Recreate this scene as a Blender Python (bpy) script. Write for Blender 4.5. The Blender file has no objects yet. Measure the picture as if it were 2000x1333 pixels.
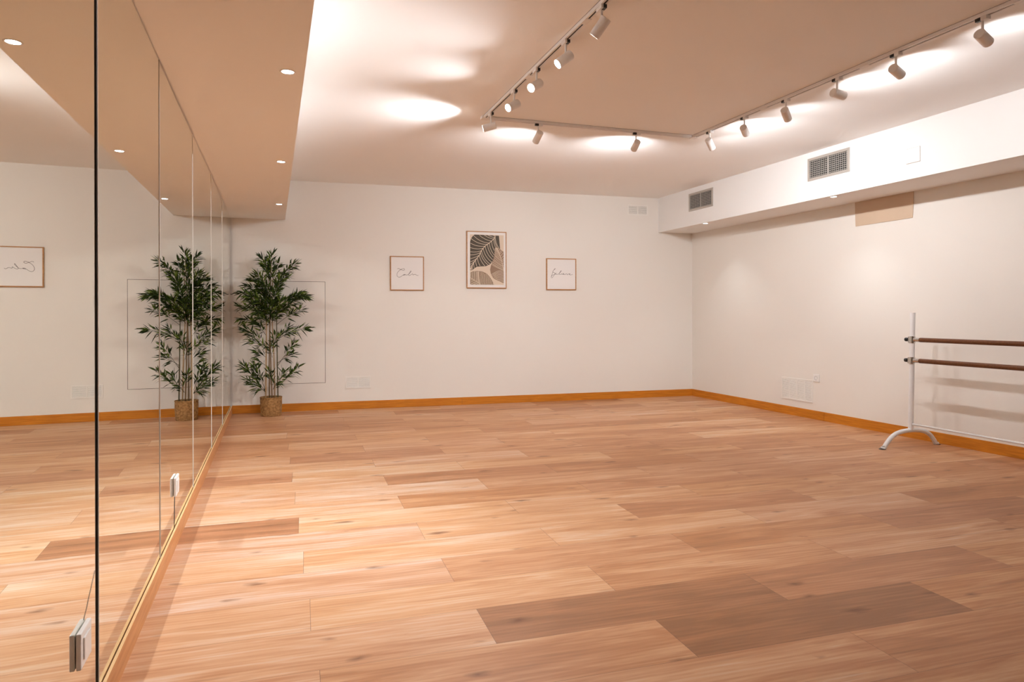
import bpy, bmesh, math, random
from mathutils import Vector, Matrix, Euler

C = bpy.context.scene.collection
SC = bpy.context.scene
PI = math.pi
random.seed(7)

# ------------------------------------------------------------------ camera
YAW = math.radians(17.0)
cam_data = bpy.data.cameras.new('camera')
cam = bpy.data.objects.new('camera', cam_data)
C.objects.link(cam)
cam_data.sensor_width = 36.0
cam_data.sensor_fit = 'HORIZONTAL'
cam_data.lens = 1333.0 / 2000.0 * 36.0
cam_data.shift_y = -(666.5 - 613.0) / 2000.0
cam_data.clip_start = 0.02
cam_data.clip_end = 60
cam.matrix_world = (Matrix.Translation((0, 0, 1.15)) @ Matrix.Rotation(-YAW, 4, 'Z')
                    @ Matrix.Rotation(PI / 2, 4, 'X') @ Matrix.Rotation(-0.0024, 4, 'Z'))
SC.camera = cam

# ------------------------------------------------------------------ world, exposure, light levels
SC.view_settings.view_transform = 'Standard'
SC.view_settings.look = 'None'
SC.view_settings.gamma = 1.0
SC.view_settings.use_curve_mapping = False
SC.view_settings.exposure = 0.56
W = bpy.data.worlds.new('world')
SC.world = W
W.use_nodes = True
W.node_tree.nodes['Background'].inputs[0].default_value = (1.0, 0.95, 0.9, 1)
W.node_tree.nodes['Background'].inputs[1].default_value = 0.0
TRACK_WATT = 88.0
TRACK_COL = (0.97, 1.0, 1.05)
DOWN_WATT = 8.5
DOWN_COL = (0.86, 0.95, 1.0)
SC.cycles.max_bounces = 7
SC.cycles.diffuse_bounces = 5
SC.cycles.glossy_bounces = 4
SC.cycles.sample_clamp_indirect = 40.0
SC.cycles.use_guiding = True
SC.cycles.use_adaptive_sampling = True
SC.cycles.adaptive_threshold = 0.10
SC.cycles.adaptive_min_samples = 16
SC.cycles.blur_glossy = 0.08
SC.cycles.use_denoising = True

# ------------------------------------------------------------------ materials
def new_mat(name):
    m = bpy.data.materials.new(name)
    m.use_nodes = True
    return m, m.node_tree.nodes, m.node_tree.links, m.node_tree.nodes['Principled BSDF']

def N(ns, t, **kw):
    n = ns.new(t)
    for k, v in kw.items():
        setattr(n, k, v)
    return n

def plain(name, col, rough=0.5, metal=0.0, spec=0.5, noise=0.0, nscale=8.0, bump=0.0, bscale=60.0):
    m, ns, ln, p = new_mat(name)
    p.inputs['Base Color'].default_value = (*col, 1)
    p.inputs['Roughness'].default_value = rough
    p.inputs['Metallic'].default_value = metal
    p.inputs['Specular IOR Level'].default_value = spec
    tc = N(ns, 'ShaderNodeTexCoord')
    if noise > 0:
        nz = N(ns, 'ShaderNodeTexNoise')
        nz.inputs['Scale'].default_value = nscale
        nz.inputs['Detail'].default_value = 4
        ln.new(tc.outputs['Object'], nz.inputs['Vector'])
        mx = N(ns, 'ShaderNodeMix', data_type='RGBA')
        mx.inputs[6].default_value = (*[c * (1 - noise) for c in col], 1)
        mx.inputs[7].default_value = (*[min(1, c * (1 + noise)) for c in col], 1)
        ln.new(nz.outputs['Fac'], mx.inputs[0])
        ln.new(mx.outputs[2], p.inputs['Base Color'])
    if bump > 0:
        nb = N(ns, 'ShaderNodeTexNoise')
        nb.inputs['Scale'].default_value = bscale
        nb.inputs['Detail'].default_value = 5
        ln.new(tc.outputs['Object'], nb.inputs['Vector'])
        b = N(ns, 'ShaderNodeBump')
        b.inputs['Strength'].default_value = bump
        b.inputs['Distance'].default_value = 0.004
        ln.new(nb.outputs['Fac'], b.inputs['Height'])
        ln.new(b.outputs['Normal'], p.inputs['Normal'])
    return m

def emit(name, col, strength):
    m, ns, ln, p = new_mat(name)
    p.inputs['Base Color'].default_value = (0.8, 0.8, 0.8, 1)
    p.inputs['Emission Color'].default_value = (*col, 1)
    p.inputs['Emission Strength'].default_value = strength
    return m

def wood(name, c_dark, c_light, rough=0.45, along='X', stretch=14.0, scale=2.2):
    m, ns, ln, p = new_mat(name)
    tc = N(ns, 'ShaderNodeTexCoord')
    mp = N(ns, 'ShaderNodeMapping')
    s = [stretch * scale] * 3
    s['XYZ'.index(along)] = scale
    mp.inputs['Scale'].default_value = s
    ln.new(tc.outputs['Object'], mp.inputs['Vector'])
    nz = N(ns, 'ShaderNodeTexNoise')
    nz.inputs['Scale'].default_value = 2.0
    nz.inputs['Detail'].default_value = 6
    nz.inputs['Distortion'].default_value = 0.5
    ln.new(mp.outputs['Vector'], nz.inputs['Vector'])
    cr = N(ns, 'ShaderNodeValToRGB')
    cr.color_ramp.elements[0].position = 0.32
    cr.color_ramp.elements[0].color = (*c_dark, 1)
    cr.color_ramp.elements[1].position = 0.68
    cr.color_ramp.elements[1].color = (*c_light, 1)
    ln.new(nz.outputs['Fac'], cr.inputs['Fac'])
    ln.new(cr.outputs['Color'], p.inputs['Base Color'])
    p.inputs['Roughness'].default_value = rough
    p.inputs['Specular IOR Level'].default_value = 0.3
    return m

M = {}
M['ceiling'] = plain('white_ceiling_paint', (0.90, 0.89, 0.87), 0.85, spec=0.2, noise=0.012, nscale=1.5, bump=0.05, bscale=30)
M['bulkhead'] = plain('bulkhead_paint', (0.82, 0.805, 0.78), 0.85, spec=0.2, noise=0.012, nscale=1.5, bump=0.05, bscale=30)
M['wall'] = plain('cream_wall_paint', (0.79, 0.752, 0.692), 0.8, spec=0.2, noise=0.012, nscale=1.3, bump=0.05, bscale=40)
M['base'] = wood('orange_oak_skirting', (0.48, 0.155, 0.010), (0.64, 0.23, 0.018), 0.5)
M['rail'] = wood('light_oak_skirting', (0.50, 0.215, 0.075), (0.62, 0.30, 0.12), 0.4)
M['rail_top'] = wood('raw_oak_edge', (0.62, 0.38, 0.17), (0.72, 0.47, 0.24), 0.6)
M['white'] = plain('white_powder_coat', (0.80, 0.79, 0.78), 0.35)
M['lampwhite'] = plain('matt_white_lamp', (0.80, 0.77, 0.74), 0.5)
M['plastic'] = plain('white_plastic', (0.82, 0.80, 0.77), 0.3)
M['grillewhite'] = plain('painted_grille', (0.82, 0.79, 0.735), 0.6)
M['slot'] = plain('dark_slot_and_shadow', (0.05, 0.04, 0.035), 0.6)
M['black'] = plain('black_plastic', (0.012, 0.012, 0.013), 0.35)
M['duct'] = plain('duct_darkness', (0.012, 0.011, 0.01), 0.8)
M['alu'] = plain('grey_aluminium', (0.50, 0.46, 0.41), 0.4, metal=0.35)
M['vane'] = plain('grey_vane', (0.42, 0.40, 0.36), 0.45, metal=0.3)
M['chrome'] = plain('chrome', (0.66, 0.64, 0.62), 0.2, metal=1.0)
M['brown'] = wood('dark_brown_barre_wood', (0.10, 0.034, 0.011), (0.17, 0.064, 0.024), 0.4, along='Y', stretch=20)
M['paper'] = plain('white_paper', (0.80, 0.77, 0.74), 0.7)
M['ink'] = plain('dark_ink', (0.07, 0.05, 0.04), 0.8)
M['frameoak'] = wood('oak_frame', (0.40, 0.19, 0.07), (0.52, 0.27, 0.11), 0.5)
M['beige'] = plain('beige_print', (0.70, 0.58, 0.45), 0.8)
M['leafdark'] = plain('charcoal_print', (0.085, 0.07, 0.052), 0.8, noise=0.15, nscale=30)
M['leaftan'] = plain('taupe_print', (0.30, 0.20, 0.135), 0.8, noise=0.12, nscale=30)
M['leafbrown'] = plain('brown_print', (0.25, 0.17, 0.11), 0.8, noise=0.12, nscale=30)
M['vein'] = plain('vein_print', (0.72, 0.60, 0.46), 0.8)
M['tan'] = plain('tan_board', (0.60, 0.455, 0.325), 0.75, noise=0.04, nscale=4)
M['lens'] = emit('lit_lamp_lens', (1.0, 0.95, 0.88), 30.0)
M['led'] = emit('lit_led_disc', (0.93, 0.97, 1.0), 9.0)
M['crack'] = plain('crack_line', (0.06, 0.055, 0.05), 0.5)
M['hatchgap'] = plain('hatch_gap', (0.10, 0.075, 0.055), 0.9)
M['recess_shade'] = plain('painted_recess_shade', (0.15, 0.118, 0.09), 0.9)
M['plateshade'] = plain('plate_shadow_line', (0.50, 0.45, 0.40), 0.8)
M['soil'] = plain('dark_soil', (0.02, 0.015, 0.012), 0.9, noise=0.4, nscale=60, bump=0.6, bscale=90)
M['seamdark'] = plain('dark_joint', (0.03, 0.025, 0.02), 0.5)
M['seamlight'] = plain('pale_glass_edge', (0.78, 0.76, 0.70), 0.35)
M['backing'] = plain('dark_backing', (0.06, 0.05, 0.04), 0.8)

def mirror_mat():
    m, ns, ln, p = new_mat('mirror_glass')
    p.inputs['Base Color'].default_value = (0.88, 0.885, 0.82, 1)
    p.inputs['Metallic'].default_value = 1.0
    p.inputs['Roughness'].default_value = 0.0
    return m
M['mirror'] = mirror_mat()

def basket_mat():
    m, ns, ln, p = new_mat('woven_seagrass')
    tc = N(ns, 'ShaderNodeTexCoord')
    nz = N(ns, 'ShaderNodeTexNoise')
    nz.inputs['Scale'].default_value = 45
    nz.inputs['Detail'].default_value = 3
    ln.new(tc.outputs['Object'], nz.inputs['Vector'])
    cr = N(ns, 'ShaderNodeValToRGB')
    cr.color_ramp.elements[0].position = 0.3
    cr.color_ramp.elements[0].color = (0.20, 0.092, 0.024, 1)
    cr.color_ramp.elements[1].position = 0.72
    cr.color_ramp.elements[1].color = (0.46, 0.25, 0.085, 1)
    ln.new(nz.outputs['Fac'], cr.inputs['Fac'])
    ln.new(cr.outputs['Color'], p.inputs['Base Color'])
    p.inputs['Roughness'].default_value = 0.8
    return m
M['basket'] = basket_mat()

def leaf_mat():
    m, ns, ln, p = new_mat('bamboo_leaf')
    at = N(ns, 'ShaderNodeAttribute', attribute_name='tone')
    cr = N(ns, 'ShaderNodeValToRGB')
    e = cr.color_ramp.elements
    e[0].position = 0.0; e[0].color = (0.010, 0.022, 0.003, 1)
    e[1].position = 1.0; e[1].color = (0.16, 0.23, 0.03, 1)
    x = e.new(0.6); x.color = (0.042, 0.074, 0.008, 1)
    ln.new(at.outputs['Fac'], cr.inputs['Fac'])
    ln.new(cr.outputs['Color'], p.inputs['Base Color'])
    p.inputs['Roughness'].default_value = 0.6
    p.inputs['Specular IOR Level'].default_value = 0.22
    return m
M['leaf'] = leaf_mat()

def cane_mat(name, a, b):
    m, ns, ln, p = new_mat(name)
    tc = N(ns, 'ShaderNodeTexCoord')
    mp = N(ns, 'ShaderNodeMapping')
    mp.inputs['Scale'].default_value = (60, 60, 5)
    ln.new(tc.outputs['Object'], mp.inputs['Vector'])
    nz = N(ns, 'ShaderNodeTexNoise')
    nz.inputs['Scale'].default_value = 1.5
    ln.new(mp.outputs['Vector'], nz.inputs['Vector'])
    mx = N(ns, 'ShaderNodeMix', data_type='RGBA')
    mx.inputs[6].default_value = (*a, 1)
    mx.inputs[7].default_value = (*b, 1)
    ln.new(nz.outputs['Fac'], mx.inputs[0])
    ln.new(mx.outputs[2], p.inputs['Base Color'])
    p.inputs['Roughness'].default_value = 0.5
    return m
M['cane_tan'] = cane_mat('tan_cane', (0.34, 0.20, 0.085), (0.50, 0.33, 0.16))
M['cane_brown'] = cane_mat('brown_cane', (0.15, 0.085, 0.04), (0.27, 0.17, 0.08))
M['cane_olive'] = cane_mat('olive_cane', (0.06, 0.052, 0.02), (0.13, 0.105, 0.045))

PL, PW = 1.212, 0.2915                       # plank length and pitch

def floor_mat():
    m, ns, ln, p = new_mat('oak_plank_floor')
    uv = N(ns, 'ShaderNodeUVMap', uv_map='grain')
    ed = N(ns, 'ShaderNodeUVMap', uv_map='edge')
    at = N(ns, 'ShaderNodeAttribute', attribute_name='plank')
    sepA = N(ns, 'ShaderNodeSeparateColor')
    ln.new(at.outputs['Color'], sepA.inputs[0])
    seed = N(ns, 'ShaderNodeMath', operation='MULTIPLY'); seed.inputs[1].default_value = 57.0
    ln.new(sepA.outputs[1], seed.inputs[0])
    comb = N(ns, 'ShaderNodeCombineXYZ')
    ln.new(seed.outputs[0], comb.inputs[2])
    add = N(ns, 'ShaderNodeVectorMath', operation='ADD')
    ln.new(uv.outputs[0], add.inputs[0]); ln.new(comb.outputs[0], add.inputs[1])

    def noise(sx, sy, scale, detail, dist, rough=0.55):
        mp = N(ns, 'ShaderNodeMapping')
        mp.inputs['Scale'].default_value = (sx, sy, 1)
        ln.new(add.outputs[0], mp.inputs['Vector'])
        n = N(ns, 'ShaderNodeTexNoise')
        n.inputs['Scale'].default_value = scale
        n.inputs['Detail'].default_value = detail
        n.inputs['Distortion'].default_value = dist
        n.inputs['Roughness'].default_value = rough
        ln.new(mp.outputs[0], n.inputs['Vector'])
        return n, mp
    broad, _ = noise(0.9, 7.0, 1.6, 4, 0.9)
    streak, _ = noise(1.6, 34.0, 1.5, 5, 0.4, 0.6)
    fine, _ = noise(8.0, 170.0, 1.3, 3, 0.2)
    # cathedral figure
    mpw = N(ns, 'ShaderNodeMapping')
    mpw.inputs['Scale'].default_value = (1.3, 9.0, 1)
    ln.new(add.outputs[0], mpw.inputs['Vector'])
    wv = N(ns, 'ShaderNodeTexWave', bands_direction='Y')
    wv.inputs['Scale'].default_value = 1.5
    wv.inputs['Distortion'].default_value = 9.0
    wv.inputs['Detail'].default_value = 2.5
    wv.inputs['Detail Scale'].default_value = 0.8
    ln.new(mpw.outputs[0], wv.inputs['Vector'])

    def mul(a, k):
        n = N(ns, 'ShaderNodeMath', operation='MULTIPLY')
        ln.new(a, n.inputs[0]); n.inputs[1].default_value = k
        return n.outputs[0]

    def addn(a, b):
        n = N(ns, 'ShaderNodeMath', operation='ADD')
        ln.new(a, n.inputs[0])
        if isinstance(b, float):
            n.inputs[1].default_value = b
        else:
            ln.new(b, n.inputs[1])
        return n.outputs[0]
    g = addn(addn(mul(broad.outputs['Fac'], 0.66), mul(streak.outputs['Fac'], 0.27)),
             addn(mul(fine.outputs['Fac'], 0.12), mul(wv.outputs['Fac'], 0.06)))
    # tone is the plank's own colour, less a bright-light offset near left (0 dark, 1 light)
    t = addn(mul(sepA.outputs[0], 0.62), mul(g, 1.0))
    t = addn(t, -0.445)
    cr = N(ns, 'ShaderNodeValToRGB')
    e = cr.color_ramp.elements
    e[0].position = 0.08; e[0].color = (0.285, 0.128, 0.055, 1)
    e[1].position = 0.92; e[1].color = (0.73, 0.60, 0.485, 1)
    for pos, col in ((0.34, (0.455, 0.205, 0.090)), (0.52, (0.59, 0.325, 0.172)), (0.70, (0.655, 0.475, 0.345))):
        x = e.new(pos); x.color = (*col, 1)
    ln.new(t, cr.inputs['Fac'])
    # hue of each plank: warmer or pinker/greyer
    mxh = N(ns, 'ShaderNodeMix', data_type='RGBA', blend_type='MULTIPLY')
    hue = N(ns, 'ShaderNodeMix', data_type='RGBA')
    hue.inputs[6].default_value = (1.02, 1.0, 0.93, 1)
    hue.inputs[7].default_value = (0.97, 0.98, 1.10, 1)
    ln.new(sepA.outputs[2], hue.inputs[0])
    mxh.inputs[0].default_value = 1.0
    ln.new(cr.outputs['Color'], mxh.inputs[6]); ln.new(hue.outputs[2], mxh.inputs[7])
    # knots
    mpk = N(ns, 'ShaderNodeMapping')
    mpk.inputs['Scale'].default_value = (1.15, 3.1, 1)
    ln.new(add.outputs[0], mpk.inputs['Vector'])
    nzk = N(ns, 'ShaderNodeTexNoise')
    nzk.inputs['Scale'].default_value = 9.0
    ln.new(mpk.outputs[0], nzk.inputs['Vector'])
    mk = N(ns, 'ShaderNodeMix', data_type='VECTOR')
    mk.inputs[0].default_value = 0.11
    ln.new(mpk.outputs[0], mk.inputs[4]); ln.new(nzk.outputs['Color'], mk.inputs[5])
    vo = N(ns, 'ShaderNodeTexVoronoi', voronoi_dimensions='2D')
    vo.inputs['Scale'].default_value = 1.75
    ln.new(mk.outputs[1], vo.inputs['Vector'])
    sepV = N(ns, 'ShaderNodeSeparateColor')
    ln.new(vo.outputs['Color'], sepV.inputs[0])
    rad = N(ns, 'ShaderNodeMapRange')
    rad.inputs['From Min'].default_value = 0.28; rad.inputs['From Max'].default_value = 1.0
    rad.inputs['To Min'].default_value = 0.0; rad.inputs['To Min'].default_value = -0.03; rad.inputs['To Max'].default_value = 0.085
    ln.new(sepV.outputs[0], rad.inputs['Value'])
    dv = N(ns, 'ShaderNodeMath', operation='SUBTRACT')
    ln.new(rad.outputs[0], dv.inputs[0]); ln.new(vo.outputs['Distance'], dv.inputs[1])
    km = N(ns, 'ShaderNodeMapRange')
    km.inputs['From Min'].default_value = -0.05; km.inputs['From Max'].default_value = 0.05
    ln.new(dv.outputs[0], km.inputs['Value'])
    kmul = mul(km.outputs[0], 0.74)
    mxk = N(ns, 'ShaderNodeMix', data_type='RGBA')
    ln.new(kmul, mxk.inputs[0])
    ln.new(mxh.outputs[2], mxk.inputs[6])
    mxk.inputs[7].default_value = (0.135, 0.045, 0.015, 1)
    # long dark mineral streaks
    ms, _ = noise(0.55, 11.0, 2.1, 3, 1.1)
    mr = N(ns, 'ShaderNodeMapRange')
    mr.inputs['From Min'].default_value = 0.63; mr.inputs['From Max'].default_value = 0.80
    mr.inputs['To Max'].default_value = 0.60
    ln.new(ms.outputs['Fac'], mr.inputs['Value'])
    mxs = N(ns, 'ShaderNodeMix', data_type='RGBA')
    ln.new(mr.outputs[0], mxs.inputs[0])
    ln.new(mxk.outputs[2], mxs.inputs[6])
    mxs.inputs[7].default_value = (0.19, 0.078, 0.033, 1)
    # joints between planks
    sx = N(ns, 'ShaderNodeSeparateXYZ')
    ln.new(ed.outputs[0], sx.inputs[0])

    def edge(o, width_m, size):
        a = N(ns, 'ShaderNodeMath', operation='SUBTRACT'); a.inputs[1].default_value = 0.5
        ln.new(o, a.inputs[0])
        b = N(ns, 'ShaderNodeMath', operation='ABSOLUTE'); ln.new(a.outputs[0], b.inputs[0])
        c = N(ns, 'ShaderNodeMath', operation='GREATER_THAN'); c.inputs[1].default_value = 0.5 - width_m / size
        ln.new(b.outputs[0], c.inputs[0])
        return c.outputs[0]
    mxm = N(ns, 'ShaderNodeMath', operation='MAXIMUM')
    ln.new(edge(sx.outputs[0], 0.0010, PL), mxm.inputs[0])
    ln.new(edge(sx.outputs[1], 0.0009, PW), mxm.inputs[1])
    jm = mul(mxm.outputs[0], 0.62)
    mxj = N(ns, 'ShaderNodeMix', data_type='RGBA')
    ln.new(jm, mxj.inputs[0])
    ln.new(mxs.outputs[2], mxj.inputs[6])
    mxj.inputs[7].default_value = (0.11, 0.055, 0.03, 1)
    ln.new(mxj.outputs[2], p.inputs['Base Color'])
    p.inputs['Roughness'].default_value = 0.46
    p.inputs['Specular IOR Level'].default_value = 0.38
    bm = N(ns, 'ShaderNodeBump')
    bm.inputs['Strength'].default_value = 0.12
    bm.inputs['Distance'].default_value = 0.002
    ln.new(fine.outputs['Fac'], bm.inputs['Height'])
    ln.new(bm.outputs['Normal'], p.inputs['Normal'])
    return m
M['floor'] = floor_mat()

# ------------------------------------------------------------------ mesh helpers
class MB:
    """collects shapes; build() links them as ONE mesh object"""
    def __init__(self):
        self.bm = bmesh.new()
        self.mi = 0

    def box(self, x0, x1, y0, y1, z0, z1):
        v = [self.bm.verts.new((x, y, z)) for x in (x0, x1) for y in (y0, y1) for z in (z0, z1)]
        for q in ((0, 1, 3, 2), (4, 6, 7, 5), (0, 4, 5, 1), (2, 3, 7, 6), (0, 2, 6, 4), (1, 5, 7, 3)):
            f = self.bm.faces.new([v[i] for i in q])
            f.material_index = self.mi
        return v

    def prism(self, pts, z0, z1, axis='Z'):
        """pts polygon in the plane across axis"""
        def P(a, b, c):
            return (a, b, c) if axis == 'Z' else ((a, c, b) if axis == 'Y' else (c, a, b))
        lo = [self.bm.verts.new(P(a, b, z0)) for a, b in pts]
        hi = [self.bm.verts.new(P(a, b, z1)) for a, b in pts]
        n = len(pts)
        fs = [self.bm.faces.new(lo[::-1]), self.bm.faces.new(hi)]
        for i in range(n):
            fs.append(self.bm.faces.new((lo[i], lo[(i + 1) % n], hi[(i + 1) % n], hi[i])))
        for f in fs:
            f.material_index = self.mi

    def tube(self, pts, r, seg=12, caps=True, smooth=True):
        pts = [Vector(p) for p in pts]
        rs = r if isinstance(r, (list, tuple)) else [r] * len(pts)
        rings = []
        up = None
        for i, p in enumerate(pts):
            d = (pts[min(i + 1, len(pts) - 1)] - pts[max(i - 1, 0)]).normalized()
            if up is None:
                up = Vector((0, 0, 1)) if abs(d.z) < 0.9 else Vector((1, 0, 0))
            a = d.cross(up)
            if a.length < 1e-5:
                a = d.cross(Vector((0, 1, 0)))
            a.normalize()
            b = a.cross(d).normalized()
            up = b
            rings.append([self.bm.verts.new(p + (a * math.cos(2 * PI * k / seg) + b * math.sin(2 * PI * k / seg)) * rs[i]) for k in range(seg)])
        for A, B in zip(rings, rings[1:]):
            for k in range(seg):
                f = self.bm.faces.new((A[k], A[(k + 1) % seg], B[(k + 1) % seg], B[k]))
                f.smooth = smooth; f.material_index = self.mi
        if caps:
            for R_ in (rings[0], rings[-1][::-1]):
                f = self.bm.faces.new(R_); f.material_index = self.mi

    def lathe(self, prof, seg=32, closed=False):
        """prof list of (r, z) round local Z"""
        rings = []
        for r, z in prof:
            if r < 1e-6:
                rings.append([self.bm.verts.new((0, 0, z))])
            else:
                rings.append([self.bm.verts.new((r * math.cos(2 * PI * k / seg), r * math.sin(2 * PI * k / seg), z)) for k in range(seg)])
        for A, B in zip(rings, rings[1:]):
            for k in range(seg):
                k2 = (k + 1) % seg
                if len(A) == 1 and len(B) == 1:
                    continue
                if len(A) == 1:
                    f = self.bm.faces.new((A[0], B[k2], B[k]))
                elif len(B) == 1:
                    f = self.bm.faces.new((A[k], A[k2], B[0]))
                else:
                    f = self.bm.faces.new((A[k], A[k2], B[k2], B[k]))
                f.smooth = True; f.material_index = self.mi

    def quad(self, *p):
        f = self.bm.faces.new([self.bm.verts.new(q) for q in p])
        f.material_index = self.mi
        return f

    def ribbon(self, pts, w, y0, y1):
        """flat stroke of width w in the XZ plane, thickness y0..y1"""
        n = len(pts)
        L = []
        for i, (x, z) in enumerate(pts):
            x0, z0 = pts[max(i - 1, 0)]
            x1, z1 = pts[min(i + 1, n - 1)]
            dx, dz = x1 - x0, z1 - z0
            l = math.hypot(dx, dz) or 1
            nx, nz = -dz / l * w / 2, dx / l * w / 2
            L.append(((x + nx, z + nz), (x - nx, z - nz)))
        vs = [[self.bm.verts.new((a[0], y, a[1])) for a in pr for y in (y0, y1)] for pr in L]
        for A, B in zip(vs, vs[1:]):
            for q in ((A[0], A[2], B[2], B[0]), (A[1], B[1], B[3], A[3]), (A[0], B[0], B[1], A[1]), (A[2], A[3], B[3], B[2])):
                f = self.bm.faces.new(q); f.material_index = self.mi
        for E_ in (vs[0], vs[-1]):
            f = self.bm.faces.new((E_[0], E_[1], E_[3], E_[2])); f.material_index = self.mi

    def build(self, name, mats, parent=None, loc=(0, 0, 0), rotz=0.0, bevel=0.0, rot=None, autosmooth=None):
        bmesh.ops.recalc_face_normals(self.bm, faces=self.bm.faces)
        me = bpy.data.meshes.new(name)
        self.bm.to_mesh(me)
        self.bm.free()
        for m in (mats if isinstance(mats, (list, tuple)) else [mats]):
            me.materials.append(m)
        o = bpy.data.objects.new(name, me)
        C.objects.link(o)
        o.parent = parent
        o.location = loc
        o.rotation_euler = rot if rot is not None else (0, 0, rotz)
        if bevel > 0:
            b = o.modifiers.new('bevel', 'BEVEL')
            b.width = bevel; b.segments = 2; b.limit_method = 'ANGLE'; b.angle_limit = math.radians(40)
        if autosmooth:
            me.set_sharp_from_angle(angle=math.radians(autosmooth))
        return o

def tag(o, label=None, cat=None, group=None, kind=None):
    if label: o['label'] = label
    if cat: o['category'] = cat
    if group: o['group'] = group
    if kind: o['kind'] = kind
    return o

def thing(name, label, cat, loc=(0, 0, 0), rotz=0.0, group=None):
    o = bpy.data.objects.new(name, None)
    o.empty_display_size = 0.1
    C.objects.link(o)
    o.location = loc
    o.rotation_euler = (0, 0, rotz)
    return tag(o, label, cat, group)

# wall frames: local x runs to the right as one faces the wall, local -y points into the room
class Frame:
    def __init__(self, ox, oy, dx, dy):
        l = math.hypot(dx, dy)
        self.o = Vector((ox, oy, 0)); self.d = Vector((dx / l, dy / l, 0))
        self.n = Vector((-self.d.y, self.d.x, 0))
        self.rz = math.atan2(dy, dx)

    def at(self, s, y=0.0, z=0.0):
        return self.o + self.d * s + self.n * y + Vector((0, 0, z))

BACK = Frame(-0.788, 8.475, 5.964, -0.116)        # baseboard face of the back wall, s from the mirror corner
RIGHT = Frame(5.176, 8.359, 0.0442, -1.0)         # baseboard face of the right wall, s from the back corner
LEFT = Frame(-0.472, 0.0, -0.0385, 1.0)           # mirror face, s = distance from the camera's line
SOFR = Frame(4.667, 8.377, 0.039, -1.0)           # face of the right bulkhead
CEIL, SOFL_Z, SOFR_Z = 2.73, 2.265, 2.26
WOFF = 0.012                                      # wall face behind the baseboard face
YB = -2.3                                         # wall behind the camera

# ------------------------------------------------------------------ the room
def build_floor():
    me_v, me_f, tone, grain, edge = [], [], [], [], []
    # measured tones, row n (row 0 starts at y = 1.998), plank index k from the joint left of x = 0 or .6
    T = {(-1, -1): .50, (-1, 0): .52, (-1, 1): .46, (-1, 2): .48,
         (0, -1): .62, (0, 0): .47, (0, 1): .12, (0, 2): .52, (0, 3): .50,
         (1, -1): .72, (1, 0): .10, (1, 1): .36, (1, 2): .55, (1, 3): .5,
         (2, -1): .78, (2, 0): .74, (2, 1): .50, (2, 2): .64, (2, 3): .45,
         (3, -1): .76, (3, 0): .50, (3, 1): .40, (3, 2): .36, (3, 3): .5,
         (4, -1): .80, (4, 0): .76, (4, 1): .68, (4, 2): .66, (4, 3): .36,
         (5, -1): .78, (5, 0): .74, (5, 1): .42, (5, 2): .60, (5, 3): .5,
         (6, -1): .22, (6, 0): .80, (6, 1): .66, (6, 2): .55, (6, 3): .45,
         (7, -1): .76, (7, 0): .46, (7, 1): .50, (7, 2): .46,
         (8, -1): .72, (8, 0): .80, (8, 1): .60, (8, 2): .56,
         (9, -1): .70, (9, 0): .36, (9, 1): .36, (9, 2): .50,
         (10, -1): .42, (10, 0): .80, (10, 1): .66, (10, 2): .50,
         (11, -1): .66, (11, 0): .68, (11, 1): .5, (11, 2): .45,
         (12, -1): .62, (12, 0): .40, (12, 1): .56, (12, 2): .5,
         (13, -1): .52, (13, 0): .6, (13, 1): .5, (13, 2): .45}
    H = {(0, 1): .35, (1, 0): .55, (3, 2): .8, (6, -1): .9, (1, 1): .6, (10, -1): .9, (5, 1): .5, (12, 0): .8}
    rnd = random.Random(3)
    X0, X1, Y0, Y1 = -0.92, 6.0, YB - 0.05, 8.62
    n0 = int(math.floor((Y0 - 1.998) / PW)); n1 = int(math.ceil((Y1 - 1.998) / PW))
    for n in range(n0, n1):
        ya, yb = 1.998 + n * PW, 1.998 + (n + 1) * PW
        off = 0.048 - 0.0125 * n + (PL / 2 if n % 2 else 0.0)
        for k in range(-3, 6):
            xa, xb = off + k * PL, off + (k + 1) * PL
            if xb <= X0 or xa >= X1:
                continue
            a, b, c, d = max(xa, X0), min(xb, X1), max(ya, Y0), min(yb, Y1)
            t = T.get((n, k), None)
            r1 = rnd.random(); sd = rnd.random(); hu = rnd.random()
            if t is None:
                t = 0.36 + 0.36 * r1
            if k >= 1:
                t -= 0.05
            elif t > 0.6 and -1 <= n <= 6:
                t -= 0.09  # pale near-left boards coloured darker to offset the strong light there
            h = H.get((n, k), hu * 0.6 + (0.25 if b < 0.8 else 0.0))
            i = len(me_v)
            pts = [(a, c), (b, c), (b, d), (a, d)]
            me_v += [(x, y, 0) for x, y in pts]
            me_f.append((i, i + 1, i + 2, i + 3))
            for x, y in pts:
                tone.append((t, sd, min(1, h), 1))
                grain.append((x - xa + sd * 9.0, y - ya + n * 0.7))
                edge.append(((x - xa) / PL, (y - ya) / PW))
    me = bpy.data.meshes.new('floor')
    me.from_pydata(me_v, [], me_f)
    ca = me.color_attributes.new('plank', 'FLOAT_COLOR', 'CORNER')
    u1 = me.uv_layers.new(name='grain'); u2 = me.uv_layers.new(name='edge')
    for i in range(len(me.loops)):
        ca.data[i].color = tone[i]
        u1.data[i].uv = grain[i]
        u2.data[i].uv = edge[i]
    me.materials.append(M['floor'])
    o = bpy.data.objects.new('floor', me)
    C.objects.link(o)
    tag(o, 'oak plank floor in staggered rows of warm brown boards', 'floor', kind='structure')
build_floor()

def struct(name, mb, mat, label, cat, loc=(0, 0, 0), rotz=0.0, bevel=0.0):
    return tag(mb.build(name, mat, None, loc, rotz, bevel), label, cat, kind='structure')

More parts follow.
